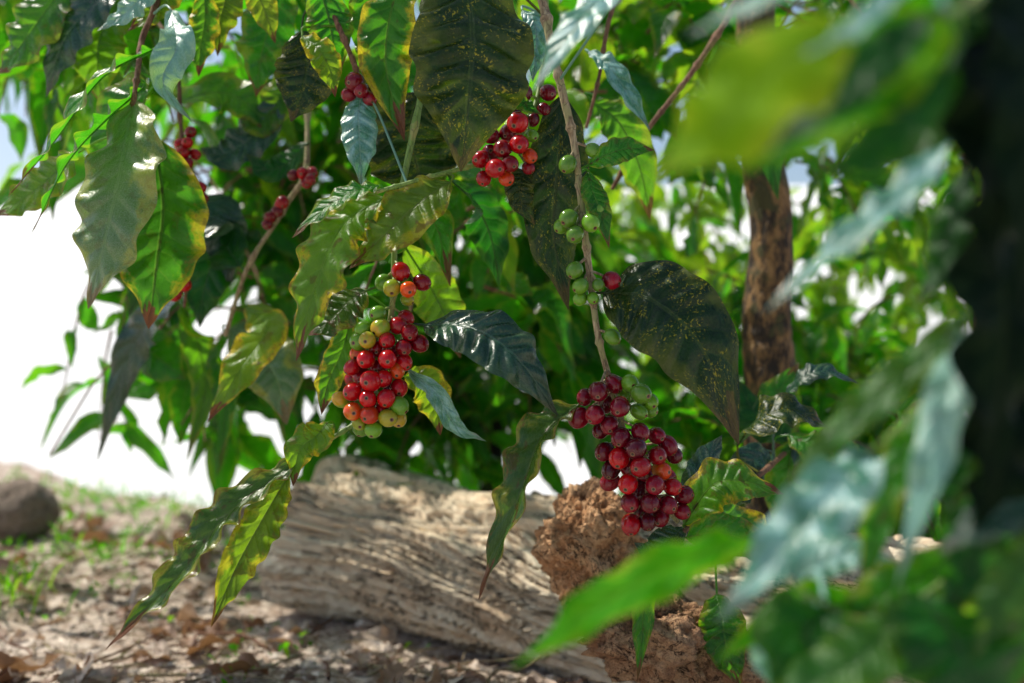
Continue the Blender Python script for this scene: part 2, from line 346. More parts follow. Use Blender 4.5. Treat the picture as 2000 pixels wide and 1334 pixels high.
nt.links.new(p.outputs[0], out.inputs[0])
log = g.build('fallen_log', [m], origin=((LA+LB)/2).tolist())
log['label'] = 'weathered tan fallen log with split fibrous grain lying on the soil'; log['category'] = 'log'

# ------------------------------------------------------------------ clods / stones
def clay_mat(name, a, b, c):
    m, nt, out = newmat(name)
    pos = nd(nt, 'ShaderNodeNewGeometry').outputs['Position']
    n1 = noi(nt, pos, 26.0, 6.0, 0.7); n2 = noi(nt, pos, 150.0, 4.0, 0.7); n4 = noi(nt, pos, 60.0, 5.0, 0.8)
    ck = noi(nt, pos, 30.0, 5.0, 0.65, 0.8)
    crack = mt(nt, 'MULTIPLY', mr(nt, mt(nt, 'ABSOLUTE', mt(nt, 'SUBTRACT', ck, 0.5)), 0.0, 0.016, 1.0, 0.0), mr(nt, n1, 0.40, 0.52))
    col = mixc(nt, mr(nt, n1, 0.38, 0.62), c4(a), c4(b))
    col = mixc(nt, mr(nt, n2, 0.5, 0.66, 0, 0.7), col, c4(c))
    col = mixc(nt, mr(nt, n4, 0.54, 0.66, 0, 0.6), col, c4([x*0.6 for x in c]))
    col = mixc(nt, mt(nt, 'MULTIPLY', crack, 0.9), col, (0.06, 0.025, 0.012, 1))
    h = mt(nt, 'SUBTRACT', mt(nt, 'ADD', mt(nt, 'ADD', n1, n4), mt(nt, 'MULTIPLY', n2, 0.4)), mt(nt, 'MULTIPLY', crack, 0.9))
    bp = nd(nt, 'ShaderNodeBump', None, Strength=1.0, Distance=0.014, Height=h)
    p = nd(nt, 'ShaderNodeBsdfPrincipled', None, Base_Color=col, Roughness=0.95, Normal=bp.outputs[0])
    nt.links.new(p.outputs[0], out.inputs[0]); return m
M_clay = clay_mat('orange_clay', (0.58, 0.28, 0.12), (0.84, 0.52, 0.28), (0.38, 0.16, 0.06))
M_clay2 = clay_mat('orange_clay_painted_shade', (0.40, 0.20, 0.10), (0.62, 0.38, 0.21), (0.20, 0.09, 0.04))  # same clay with shade painted into darker colours
M_stone = clay_mat('brown_stone', (0.34, 0.26, 0.20), (0.48, 0.37, 0.29), (0.20, 0.15, 0.11))
M_rot = clay_mat('rotten_wood', (0.12, 0.06, 0.03), (0.26, 0.14, 0.07), (0.06, 0.03, 0.013))
def rock(name, c, rad, mat, seed, label, cat, amp=0.32, sub=110, rough=1.0, shear=0.0):
    vs = []
    for i in range(sub+1):
        th = math.pi*i/sub
        for j in range(2*sub+1):
            ph = math.pi*(j % (2*sub))/sub
            n = Vector((math.sin(th)*math.cos(ph), math.sin(th)*math.sin(ph), math.cos(th)))
            k = 0.95+amp*mnoise.fractal(n*1.1+Vector((seed, 0, 0)), 0.8, 2.0, 3)
            rdg = 1-abs(mnoise.fractal(n*2.4+Vector((seed, 4, 0)), 0.8, 2.1, 4))*2.2
            bil = mnoise.fractal(n*5+Vector((seed, 0, 5)), 0.5, 2.2, 6)
            stp = math.floor((mnoise.noise(n*1.9+Vector((0, seed, 0)))*.5+.5)*7)/7-.5
            stp2 = math.floor((mnoise.noise(n*4.5+Vector((3, seed, 0)))*.5+.5)*6)/6-.5
            k += rough*(0.08*rdg-0.05+0.085*bil+0.26*stp+0.12*stp2)
            zz = rad[2]*k*n.z
            vs.append([c[0]+rad[0]*k*n.x-shear*zz, c[1]+rad[1]*k*n.y, c[2]+zz])
    g = Geo(); g.add(np.array(vs), grid_faces(sub+1, 2*sub+1)[:, ::-1])
    o = g.build(name, [mat], origin=list(c)); o['label'] = label; o['category'] = cat; return o
c = S(1155, 1085, 1.04); rock('clay_clod', c, (0.062, 0.058, 0.068), M_clay, 31.3, 'crumbly orange clay clod resting on the fallen log', 'clod', amp=.30, shear=.15)
c = S(1300, 1250, 0.97); rock('clay_clod', c, (0.085, 0.055, 0.056), M_clay2, 47.7, 'cracked clay lump coloured dark for shade stuck against the fallen log', 'clod', shear=0.6, amp=.4)
c = S(30, 1000, 2.15); rock('stone', c, (0.092, 0.08, 0.074), M_stone, 5.2, 'rounded brown stone half sunk in the soil', 'stone', amp=0.08, rough=0.12)
c = S(1800, 1165, 1.25); rock('rotten_log', c, (0.14, 0.10, 0.07), M_rot, 12.2, 'dark rotten log chunk with crumbling bark under the leaves', 'log', amp=0.4)

# ------------------------------------------------------------------ trees
def make_trunk(path, r0, r1, mat, sides=20, name='trunk'):
    g = Geo(); n = 90
    v, f, uv = tube_geo(path, r0, r1, sides, n=n, knob=.12)
    P = spline(path, n); ctr = np.repeat(P, sides+1, axis=0)
    k = np.array([1+0.10*mnoise.fractal(Vector((p[0]*28, p[1]*28, p[2]*9)), 0.8, 2, 4) for p in v])
    v = ctr+(v-ctr)*k[:, None]
    g.add(v, f, uv); return g.build(name, [mat], origin=list(path[0]))

TREE_HERO = thing('coffee_tree', (0, 0, 0), 'coffee tree with mossy brown trunk and drooping branches of cherries', 'tree')
TREE_HERO.location = (0.335, 1.30, 0.0)
tr = make_trunk([np.array([0.35, 1.31, -0.03]), S(1505, 780, 1.3), S(1498, 620, 1.3), S(1506, 450, 1.3), S(1482, 180, 1.3), S(1470, -500, 1.3)], 0.037, 0.023, M_bark, 48)
attach(tr, TREE_HERO)
TREE_LEFT = thing('coffee_tree', (-1.35, 1.95, 0.0), 'leafy coffee tree with yellowing leaves and scattered red cherries', 'tree')
TREE_MID = thing('coffee_tree', (-0.05, 2.15, 0.0), 'shaded coffee tree with dense leaves coloured dark green for shade', 'tree')
TREE_SUN = thing('coffee_tree', (1.22, 2.60, 0.0), 'sunlit coffee tree with leaves coloured bright yellow-green for sunlight', 'tree')
TREE_NEAR = thing('coffee_tree', (0.262, 0.46, 0.0), 'coffee tree with trunk coloured dark for shade and leaves coloured pale for sky sheen', 'tree')
for tree, path, r0, r1, mt_ in [
  (TREE_LEFT, [(-1.35,1.95,-0.05), (-1.33,1.97,0.5), (-1.30,1.95,1.0), (-1.25,1.95,1.9)], 0.026, 0.016, M_bark),
  (TREE_MID, [(-0.05,2.15,-0.05), (-0.04,2.15,0.5), (-0.06,2.15,1.0), (-0.02,2.1,2.0)], 0.03, 0.018, M_shadebark),
  (TREE_SUN, [(1.22,2.60,-0.05), (1.24,2.6,0.5), (1.2,2.6,1.0), (1.18,2.6,2.0)], 0.03, 0.018, M_bark),
  (TREE_NEAR, [(0.262,0.46,-0.03), (0.250,0.45,0.2), (0.230,0.44,0.42), (0.234,0.45,0.65), (0.24,0.47,1.1)], 0.020, 0.019, M_shadebark)]:  # near trunk stands in for a black leafy shadow at the edge
    attach(make_trunk([np.array(p) for p in path], r0, r1, mt_), tree)

# hero branches -----------------------------------------------------
branches = {}
def branch(key, tree, pts, r0, r1, mat, node=None, label=None):
    path = [S(*p) for p in pts]
    g = Geo(); v, f, uv = tube_geo(path, r0, r1, 10, n=len(path)*14, knob=0.25, node=node); g.add(v, f, uv)
    branches[key] = dict(geo=g, path=spline(path, 120), tree=tree, mat=mat, kids=[], label=label, origin=path[0])
branch('B1', TREE_HERO, [(1480,-420,1.28),(1240,-330,1.05),(1060,-120,0.90),(1068,40,0.86),(1095,165,0.85),(1122,285,0.85),(1138,420,0.85),(1155,560,0.85),(1168,655,0.85),(1190,740,0.86),(1215,830,0.87),(1255,935,0.87),(1325,1020,0.87)], 0.0042, 0.0022, M_twig, node=14, label='tan twig with green berries above a dark red cluster')
branch('B2', TREE_HERO, [(1475,-500,1.28),(1100,-420,1.1),(900,-160,1.0),(820,200,0.92),(775,430,0.90),(768,580,0.90),(748,700,0.90),(715,805,0.89),(640,862,0.88),(560,930,0.87)], 0.0036, 0.0018, M_twiggreen, node=10, label='green twig with a ripening red and green cluster')
branch('B3', TREE_HERO, [(1478,-460,1.28),(1200,-300,1.1),(1075,-40,0.95),(1062,120,0.92),(1040,220,0.90),(985,300,0.90),(890,332,0.89),(815,352,0.88),(735,375,0.87)], 0.0034, 0.0018, M_twiggreen, node=9)
branch('B4', TREE_HERO, [(1470,-50,1.30),(1390,85,1.15),(1330,170,1.12),(1260,260,1.1),(1195,370,1.1)], 0.0042, 0.0022, M_twigred, node=7, label='thin reddish brown bare twig')
branch('B5', TREE_HERO, [(1475,-200,1.30),(1260,-160,1.15),(1195,20,1.05),(1170,150,1.02),(1145,250,1.02)], 0.0032, 0.0016, M_twigred, node=7)
branch('B6', TREE_HERO, [(1510,900,1.3),(1560,860,1.2),(1480,930,1.0),(1400,985,0.92),(1330,1040,0.87),(1280,1045,0.86)], 0.0032, 0.0018, M_twigred, node=7)
branch('BL', TREE_LEFT, [(-300,-350,1.90),(60,-300,1.4),(290,-90,1.05),(275,90,0.98),(262,190,0.95),(255,260,0.95)], 0.0042, 0.002, M_twigred, node=9)
branch('BT', TREE_LEFT, [(-250,-380,1.90),(420,-360,1.3),(600,-120,1.0),(640,0,0.95),(690,120,0.93),(712,190,0.93)], 0.004, 0.0022, M_twigred, node=9)
branch('BF', TREE_LEFT, [(-280,-200,1.93),(350,-120,1.5),(560,60,1.25),(600,300,1.15),(560,400,1.15),(485,520,1.15),(440,655,1.18)], 0.0036, 0.0026, M_twig, node=8)
branch('BG', TREE_LEFT, [(-280,-100,1.93),(150,-60,1.5),(320,60,1.2),(355,260,1.12),(378,400,1.12),(360,600,1.15)], 0.0032, 0.0015, M_twigred, node=8)
branch('N1', TREE_NEAR, [(1975,-350,0.46),(1960,-160,0.38),(1920,-20,0.33),(1840,30,0.31)], 0.0028, 0.0013, M_twiggreen)
branch('N2', TREE_NEAR, [(1950,430,0.44),(1935,300,0.43),(1900,230,0.43),(1860,235,0.43)], 0.0026, 0.0013, M_twiggreen)
branch('N3', TREE_NEAR, [(1945,640,0.44),(1920,640,0.42),(1860,720,0.41),(1760,830,0.41),(1690,890,0.42)], 0.0012, 0.0008, M_twiggreen)
branch('N4', TREE_NEAR, [(1975,1000,0.45),(1850,1130,0.42),(1700,1210,0.42),(1560,1150,0.42),(1480,1070,0.42)], 0.0012, 0.0008, M_twiggreen)

def leaf(bkey, pts, wpx, mat='green', facing=1, hint=None, fold=0.2, wave=0.14, wf=4.5, quilt=0.04, twist=0.0, droop=0.15, pet=True, r=None, label=None):
    d = sum(p[2] for p in pts)/len(pts)
    path = [S(*p) for p in pts]
    hw = wpx/2/F*d
    hint = np.array(hint if hint is not None else (0.0, -1.0, 0.35))*facing
    v, f, uv = leaf_geo(path, hw, hint, nt=80, ns=16, fold=fold, wave=wave, wf=wf, quilt=quilt, twist=twist, droop=droop)
    g = Geo(); rr = r if r is not None else float(rng.uniform(0, 1)); g.add(v, f, uv, rr)
    P = spline(path, 40)
    b = branches[bkey]
    nrm = unit(hint)
    v2, f2, uv2 = tube_geo([P[0]-nrm*0.0006, P[13]-nrm*0.0006, P[26]-nrm*0.0004, P[38]-nrm*0.0002], 0.0011, 0.0003, 6, n=40)
    uv2[:, 1] = 0.5; g.add(v2, f2, uv2, rr)
    if pet:
        bp = b['path']; k = int(np.argmin(np.linalg.norm(bp-P[0], axis=1))); q = bp[k]
        dist = np.linalg.norm(q-P[0])
        t0 = unit(P[1]-P[0]) if np.linalg.norm(P[1]-P[0]) > 0 else np.array([0,0,-1.])
        midp = P[0]-t0*min(0.012, dist*0.4)+ (q-P[0])*0.3
        v3, f3, uv3 = tube_geo([q, midp, P[0]], 0.0013, 0.0010, 6, n=10); uv3[:, 0] = 0.1; g.add(v3, f3, uv3, rr)
    o = g.build('leaf', [G[mat]], origin=P[0].tolist())
    if label: o['label'] = label
    b['kids'].append(o); return o

# cherry mesh
def cherry_mesh(name, mat):
    nr, ns = 22, 24; vs = []; cal = []
    for i in range(nr+1):
        th = math.pi*(i/nr)**1.15
        r = 1.0; c_ = 0
        if th < 0.34: r = 1.0-0.05*math.cos(th/0.34*math.pi/2)
        if 0.10 < th < 0.22: r += 0.035; c_ = 0.65
        if th <= 0.10: r -= 0.03; c_ = 1.0
        for j in range(ns+1):
            a = 2*math.pi*(j % ns)/ns
            e = 1+0.02*math.cos(2*a)
            vs.append((r*math.sin(th)*math.cos(a)*e, r*math.sin(th)*math.sin(a)/e, r*math.cos(th)*1.12)); cal.append(c_)
    g = Geo(); g.add(np.array(vs)*0.0082, grid_faces(nr+1, ns+1)[:, ::-1], None, np.array(cal))
    o = g.build(name, [mat], attr='calyx'); me = o.data; bpy.data.objects.remove(o); return me
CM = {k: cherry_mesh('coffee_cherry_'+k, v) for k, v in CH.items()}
def cherry(bkey, u, v, d, col, rpx=19):
    b = branches[bkey]; rpx *= 0.96
    u += rng.uniform(-2.5, 2.5); v += rng.uniform(-2.5, 2.5)
    p = S(u, v, d); bp = b['path']; k = int(np.argmin(np.linalg.norm(bp-p, axis=1))); k2 = max(0, k-2); q = bp[k2]
    o = bpy.data.objects.new('coffee_cherry', CM[col])
    sc = rpx/F*d/0.0082
    out = unit(p-q)+np.array([rng.uniform(-.6, .6), -0.2+rng.uniform(-.5, .4), -0.25+rng.uniform(-.5, .4)])
    o.rotation_mode = 'QUATERNION'; o.rotation_quaternion = Vector(out).to_track_quat('Z', 'Y') @ Quaternion((0, 0, 1), rng.uniform(0, 6))
    o.location = p.tolist(); s0 = sc*rng.uniform(0.88, 1.07); o.scale = (s0*rng.uniform(.92,1.03), s0, s0*rng.uniform(.95, 1.10))
    COL.objects.link(o)
    b['kids'].append(o)
    vv, ff, uu = tube_geo([q, (q+p)/2+np.array([0, 0, 0.001]), p-unit(out)*0.005*sc], 0.0013, 0.0010, 6, n=6)
    b['geo'].add(vv, ff, uu)

for (u, v, d, c_, r) in [
  (1158,292,.845,'g',17),(1109,322,.845,'g',18),(1110,424,.84,'g',22),(1165,407,.845,'g',17),(1154,438,.835,'g',19),(1122,460,.835,'g',19),(1098,443,.85,'g',16),
  (1124,528,.84,'g',19),(1132,558,.838,'g',17),(1131,583,.845,'g',15),(1171,555,.838,'g',15),(1160,580,.84,'g',13),(1197,658,.84,'g',18),(1196,548,.845,'d',19),
  (1232,750,.84,'g',20),(1252,766,.83,'g',21),(1270,782,.845,'g',18),(1247,803,.84,'g',19),(1268,803,.85,'g',16),(1217,772,.86,'g',18),
  (1140,774,.85,'d',20),(1170,766,.832,'d',21),(1197,750,.845,'d',19),(1160,808,.835,'d',20),(1209,793,.828,'d',21),(1133,815,.85,'d',20),(1192,832,.838,'d',21),(1172,843,.85,'d',18),(1185,790,.87,'d',20),
  (1211,856,.83,'d',22),(1250,846,.832,'d',21),(1281,850,.85,'d',20),(1180,880,.848,'d',19),(1208,893,.83,'r',21),(1243,876,.822,'d',22),(1282,888,.83,'r',21),(1302,872,.85,'d',20),(1318,887,.855,'d',19),
  (1250,912,.82,'r',23),(1195,920,.845,'d',20),(1228,945,.825,'r',21),(1193,943,.86,'d',18),(1279,945,.822,'d',22),(1291,918,.835,'o',19),(1312,953,.835,'r',20),(1334,966,.85,'d',19),
  (1231,981,.83,'d',20),(1268,985,.825,'d',21),(1305,986,.83,'d',20),(1333,1000,.848,'d',17),(1232,1024,.84,'r',21),(1265,1018,.84,'d',19),(1290,1010,.85,'d',19),(1250,960,.855,'d',20),(1230,910,.86,'d',20),(1265,925,.86,'d',20),(1225,868,.865,'d',20),(1300,930,.865,'d',19),(1255,1000,.86,'d',19)]:
    cherry('B1', u, v, d, c_, r)
for (u, v, d, c_, r) in [
  (785,531,.885,'r',20),(822,551,.885,'r',19),(767,563,.88,'y',19),(799,567,.875,'o',18),(748,552,.90,'g',16),(795,585,.90,'y',15),
  (775,634,.88,'r',18),(793,623,.895,'r',17),(802,651,.875,'r',19),(741,641,.875,'y',19),(711,640,.88,'g',19),(738,611,.88,'g',18),(700,668,.88,'g',19),(720,662,.868,'y',18),
  (757,666,.87,'r',19),(787,677,.872,'r',19),(817,673,.88,'r',19),(738,682,.88,'r',18),(717,704,.868,'r',20),(756,700,.86,'r',21),(790,707,.875,'r',18),(702,690,.885,'o',17),
  (689,719,.875,'r',17),(725,746,.86,'r',22),(752,738,.865,'r',20),(778,726,.872,'o',18),(689,766,.868,'r',19),(720,781,.858,'r',18),(752,777,.858,'r',20),(777,757,.872,'r',18),
  (667,779,.88,'y',17),(687,804,.865,'o',20),(722,812,.86,'o',19),(703,826,.87,'y',18),(745,802,.87,'r',18),(757,818,.86,'y',21),(781,792,.862,'g',19),(730,841,.865,'g',19),(704,834,.88,'g',17),(780,818,.875,'y',18),
  (738,720,.885,'r',19),(710,755,.885,'d',19),(735,800,.885,'d',19),(770,690,.89,'d',19),(765,760,.89,'d',18),(705,735,.89,'d',18),(690,740,.9,'r',17)]:
    cherry('B2', u, v, d, c_, r)
for (u, v, d, c_, r) in [
  (1010,241,.87,'r',23),(1015,284,.865,'r',20),(979,291,.865,'r',20),(939,309,.875,'r',20),(967,331,.86,'r',20),(998,318,.86,'r',18),(1037,303,.875,'o',17),(945,349,.875,'r',16),(988,350,.87,'o',16),
  (957,268,.885,'d',18),(1002,222,.89,'d',17),(1022,180,.89,'d',18),(1068,180,.90,'d',17),(1060,213,.90,'d',13),(1030,330,.885,'d',15),(1040,266,.885,'g',14),(990,262,.89,'d',19),(1025,105,.9,'r',14),(960,300,.89,'d',18),(1040,232,.9,'d',14)]:
    cherry('B3', u, v, d, c_, r)
for (u, v, d, c_, r) in [(691,162,.92,'d',20),(706,178,.92,'d',17),(722,190,.925,'d',15),(683,182,.93,'d',15),(730,172,.94,'d',15)]:
    cherry('BT', u, v, d, c_, r)
for (u, v, d) in [(374,258,1.10),(366,276,1.09),(355,300,1.09),(366,322,1.09),(350,330,1.10),(385,385,1.09),(362,362,1.09),(376,375,1.09),(345,576,1.13),(360,558,1.13),(338,566,1.14),(391,368,1.10),(352,280,1.10),(380,300,1.1),(396,388,1.1)]:
    cherry('BG', u, v, d, 'r', 12.5)
for (u, v, d) in [(590,338,1.12),(606,350,1.11),(574,342,1.12),(598,358,1.12),(545,400,1.13),(530,425,1.13),(552,396,1.13),(540,410,1.13),(610,340,1.12),(524,438,1.13)]:
    cherry('BF', u, v, d, 'r', 12.5)

# hero leaves -------------------------------------------------------
L = leaf
L('BL', [(262,195,.95),(235,330,.91),(205,470,.90),(172,603,.91)], 190, 'dusty', wave=.14, wf=4, fold=.12, hint=(-.35,-1,.45), label='large dusty grey-green leaf')
L('BL', [(300,270,.98),(318,400,.97),(305,520,.96),(290,642,.96)], 172, 'margin', wave=.16, fold=.15, hint=(.25,-1,.3), r=.12, label='green leaf with yellow margin and brown tip')
L('BL', [(300,95,.96),(200,150,.90),(110,270,.86),(15,385,.86)], 90, 'green', hint=(-.6,-.35,1.0), wave=.22, wf=6, fold=.35, r=.3)
L('BL', [(280,170,.97),(200,240,.93),(130,320,.90),(60,460,.90)], 75, 'green', hint=(-1,-.3,.6), wave=.25, wf=6, fold=.3, r=.2)
L('BL', [(150,300,.98),(100,345,.98),(50,385,.98),(-15,425,.98)], 110, 'green', hint=(-.2,-1,.5), r=.9, wave=.12)
L('BL', [(290,180,.99),(250,200,1.0),(215,300,1.02),(205,420,1.02)], 120, 'green', r=.5)
L('BL', [(335,20,.97),(345,90,.93),(318,160,.92),(375,240,.93)], 75, 'pale', wave=.3, wf=3, twist=1.0, fold=.4)
L('BL', [(240,-60,1.1),(170,20,1.08),(120,90,1.08),(90,190,1.1)], 100, 'blue', r=.4)
L('BL', [(150,-60,1.1),(90,20,1.08),(40,90,1.08),(-10,150,1.1)], 110, 'green', r=.6)
L('BL', [(260,-40,1.12),(200,60,1.12),(190,120,1.12),(200,210,1.13)], 120, 'green', r=.7)
L('BT', [(400,-20,1.0),(400,40,1.0),(392,90,1.0),(388,150,1.0)], 65, 'yedge', wave=.15)
L('BL', [(330,-60,.98),(280,-10,.98),(245,25,.98),(190,60,.98)], 60, 'pale', wave=.15)
L('BT', [(380,-80,1.0),(330,-20,1.0),(300,20,1.0),(250,60,1.0)], 80, 'yedge')
L('BT', [(480,-60,1.0),(500,-20,1.0),(520,30,1.0),(538,85,1.0)], 60, 'olive', r=.9)
L('BT', [(440,-60,1.02),(440,0,1.02),(430,40,1.02),(425,110,1.02)], 80, 'olive', r=.7)
L('BT', [(588,60,.97),(600,120,.97),(590,180,.97),(568,238,.97)], 128, 'dark', wave=.08)
L('BT', [(590,70,.93),(625,100,.92),(645,140,.92),(655,190,.92)], 62, 'yedge', wave=.2, fold=.4)
L('BT', [(620,-40,.94),(640,30,.94),(650,80,.94),(665,150,.95)], 90, 'green', r=.35)
L('BT', [(730,-60,.95),(722,20,.95),(728,90,.95),(735,160,.95)], 85, 'green', r=.5)
L('BT', [(540,-60,1.1),(530,30,1.1),(510,110,1.1),(500,190,1.12)], 110, 'green', r=.2)
L('B2', [(790,-60,.93),(760,40,.92),(755,140,.92),(790,275,.91)], 118, 'margin', wave=.2, wf=4, fold=.3, r=.3)
L('B3', [(905,-90,.86),(922,60,.83),(915,190,.82),(900,335,.83)], 238, 'dark', wave=.12, wf=4, quilt=.08, fold=.16, hint=(.15,-1,.5), r=.62, label='large leaf coloured dark for shade with raised veins and yellow specks')
L('B2', [(818,180,.97),(800,260,.98),(815,330,.99),(830,400,1.0)], 190, 'dark', r=.4, fold=.1)
L('B3', [(706,180,.93),(700,230,.92),(703,290,.91),(705,362,.91)], 72, 'pale', wave=.08, fold=.15, droop=0.3, label='pale blue-grey leaf underside')
L('B3', [(740,362,.87),(690,375,.86),(630,410,.86),(570,465,.86)], 66, 'green', r=.3, hint=(-.2,-1,1.0), fold=.25)
L('B3', [(752,385,.875),(670,440,.87),(615,560,.87),(578,705,.88)], 134, 'yedge', r=.8, hint=(-.4,-1,.35), wave=.16, wf=6, label='long yellow-green leaf with browned tip')
L('B3', [(880,355,.88),(820,395,.87),(750,460,.86),(682,525,.87)], 120, 'olive', r=.5, hint=(0,-1,.6))
L('B3', [(870,345,.89),(840,370,.885),(830,400,.885),(812,438,.89)], 45, 'yedge', fold=.5)
L('B2', [(715,568,.90),(680,590,.89),(645,625,.885),(602,655,.89)], 88, 'dkolive', r=.2, hint=(0,-1,.7), fold=.1)
L('B2', [(690,600,.91),(670,680,.91),(640,750,.91),(628,810,.91)], 62, 'yedge', r=.3)
L('B2', [(765,500,.92),(800,420,.95),(850,440,.96),(880,560,.97)], 90, 'green', r=.3)
L('B3', [(880,350,.92),(930,400,1.0),(960,470,1.02),(975,560,1.03)], 90, 'deep', r=.3)
L('B2', [(790,480,.93),(840,560,1.0),(870,620,1.02),(900,700,1.03)], 100, 'green', r=.8)
L('B2', [(828,634,.885),(920,640,.84),(1010,700,.82),(1090,812,.84)], 128, 'blue', hint=(-.1,-1,.9), quilt=.10, wave=.09, fold=.10, r=.2, label='dark bluish glossy leaf with ribbed veins')
L('B2', [(795,720,.89),(850,765,.87),(890,830,.87),(950,862,.87)], 46, 'pale', wave=.25, fold=.6, hint=(.3,-1,-.5))
L('B2', [(790,735,.93),(830,750,.94),(850,790,.95),(860,850,.95)], 80, 'yedge', r=.9)
L('B1', [(1178,572,.86),(1270,585,.83),(1370,680,.82),(1443,868,.83)], 205, 'dark', hint=(.1,-1,.35), wave=.07, wf=3, quilt=.04, fold=.14, r=.05, label='big leaf coloured dark for shade with yellow specks')
L('B1', [(1098,185,.90),(1090,320,.90),(1080,460,.91),(1110,605,.91)], 125, 'dark', r=.0, wave=.1, fold=.15)
L('B1', [(1150,322,.845),(1190,300,.83),(1230,290,.83),(1278,293,.83)], 58, 'green', hint=(0,-1,.3), wave=.05, r=.1)
L('B1', [(1150,335,.85),(1158,375,.84),(1175,420,.84),(1190,485,.845)], 52, 'green', hint=(.2,-1,.2), wave=.05, r=.2)
L('B3', [(1030,330,.90),(1015,355,.89),(1020,395,.89),(1045,440,.90)], 58, 'dark', r=.4)
L('B1', [(1130,790,.86),(1060,850,.84),(1010,980,.82),(935,1172,.82)], 108, 'dkolive', hint=(-.9,-1,.3), fold=.6, wave=.18, wf=6, r=.15, droop=.05, label='long folded dark olive leaf with brown curled tip')
L('B5', [(1150,100,1.0),(1190,130,.98),(1230,190,.97),(1270,255,.97)], 48, 'pale', fold=.5, wave=.2)
L('B5', [(1160,200,1.05),(1210,240,1.05),(1250,330,1.06),(1270,430,1.08)], 90, 'green', r=.6)
L('B1', [(1240,-70,.66),(1180,-10,.64),(1110,70,.62),(1040,180,.62)], 92, 'pale', wave=.1, hint=(-.6,-1,.4))
L('B3', [(1020,20,.92),(1045,50,.91),(1045,110,.91),(1040,160,.91)], 45, 'pale', wave=.1)
L('B3', [(990,175,.89),(1005,190,.87),(1025,205,.87),(1060,225,.87)], 38, 'green', r=.2)
L('B2', [(640,825,.88),(620,850,.865),(585,880,.86),(572,950,.86)], 74, 'yedge', wave=.2, fold=.3, r=.7)
L('B2', [(590,895,.87),(450,1000,.84),(350,1125,.82),(206,1270,.81)], 98, 'dkolive', hint=(-.5,-1,.55), fold=.5, wave=.22, wf=7, r=.3, droop=.05, label='long folded leaf with wavy edge and dry tip')
L('B2', [(562,930,.865),(515,1010,.85),(460,1110,.84),(412,1225,.84)], 92, 'olive', hint=(.5,-1,.2), fold=.5, wave=.2, wf=7, r=.2, label='folded yellow-green leaf with brown tip')
L('B6', [(1335,1025,.88),(1390,950,.86),(1450,940,.86),(1532,965,.87)], 112, 'yedge', hint=(0,-1,1.0), wave=.12, r=.1)
L('B6', [(1330,1030,.87),(1310,1050,.85),(1270,1075,.84),(1238,1060,.84)], 58, 'blue', hint=(0,-1,.6))
L('B6', [(1340,1050,.86),(1400,1040,.84),(1470,1060,.83),(1530,1090,.83)], 80, 'green', r=.2)
L('B6', [(1345,1045,.88),(1360,960,.9),(1385,900,.92),(1410,850,.95)], 80, 'blue', hint=(.4,-1,.3))
L('B6', [(1440,870,1.02),(1480,820,.98),(1550,800,.97),(1628,842,.98)], 98, 'dark', hint=(0,-1,1.2), wave=.15, r=.3)
L('B6', [(1530,775,1.05),(1570,735,1.03),(1620,725,1.03),(1678,750,1.04)], 50, 'blue', hint=(0,-1,1.3), wave=.15)
L('B6', [(1540,850,1.05),(1590,870,1.03),(1650,880,1.02),(1700,930,1.03)], 85, 'green', hint=(0,-1,1.0), r=.1)
L('B6', [(1500,880,1.05),(1470,900,1.03),(1440,960,1.02),(1420,1010,1.03)], 75, 'blue', r=.1)
L('B6', [(1400,1160,.95),(1410,1210,.93),(1420,1270,.92),(1450,1350,.92)], 95, 'green', r=.5)
L('B6', [(1280,1060,.86),(1260,1120,.88),(1255,1220,.88),(1245,1330,.88)], 50, 'green', r=.4)
L('B6', [(1540,860,1.1),(1500,830,1.12),(1470,800,1.14),(1440,740,1.16)], 90, 'deep', r=.4)
L('B6', [(1530,870,1.12),(1520,820,1.15),(1520,770,1.17),(1560,710,1.18)], 90, 'green', r=.4)
L('B6', [(1550,860,1.1),(1540,930,1.1),(1560,1010,1.1),(1600,1080,1.1)], 110, 'green', r=.4)
L('B6', [(1550,870,1.1),(1600,920,1.1),(1680,980,1.1),(1730,1080,1.1)], 110, 'blue', r=.4)
L('B6', [(1400,990,.93),(1450,1030,.95),(1520,1080,.96),(1600,1100,.97)], 100, 'margin', r=.4, hint=(0,-1,.8))
L('B4', [(1400,80,1.18),(1440,160,1.18),(1490,260,1.18),(1520,390,1.18)], 110, 'deep', r=.4)
# near, out-of-focus leaves
L('N1', [(1650,50,.30),(1540,110,.29),(1420,230,.285),(1265,350,.29)], 235, 'vivid', hint=(-.3,-1,.4), r=.97, wave=.2, wf=2.5, fold=.1, quilt=0)
L('N1', [(1860,-20,.33),(1760,80,.33),(1640,200,.32),(1450,340,.33)], 230, 'vivid', hint=(-.3,-1,.3), r=.0, wave=.2, wf=3, quilt=0, fold=.4)
L('N1', [(1760,150,.31),(1710,165,.305),(1660,180,.305),(1590,190,.305)], 50, 'vivid', hint=(-.3,-1,.3), r=.9, quilt=0)
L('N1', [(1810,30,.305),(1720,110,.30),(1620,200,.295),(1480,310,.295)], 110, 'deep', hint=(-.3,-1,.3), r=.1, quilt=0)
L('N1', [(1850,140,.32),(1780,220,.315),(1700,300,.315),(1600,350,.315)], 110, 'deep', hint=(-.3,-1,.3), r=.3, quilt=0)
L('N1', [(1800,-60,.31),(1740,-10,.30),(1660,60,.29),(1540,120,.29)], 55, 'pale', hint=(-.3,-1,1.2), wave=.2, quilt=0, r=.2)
L('N1', [(1700,-100,.34),(1620,-50,.33),(1500,-10,.33),(1340,70,.34)], 70, 'pale', hint=(-.3,-1,.6), wave=.2, quilt=0)
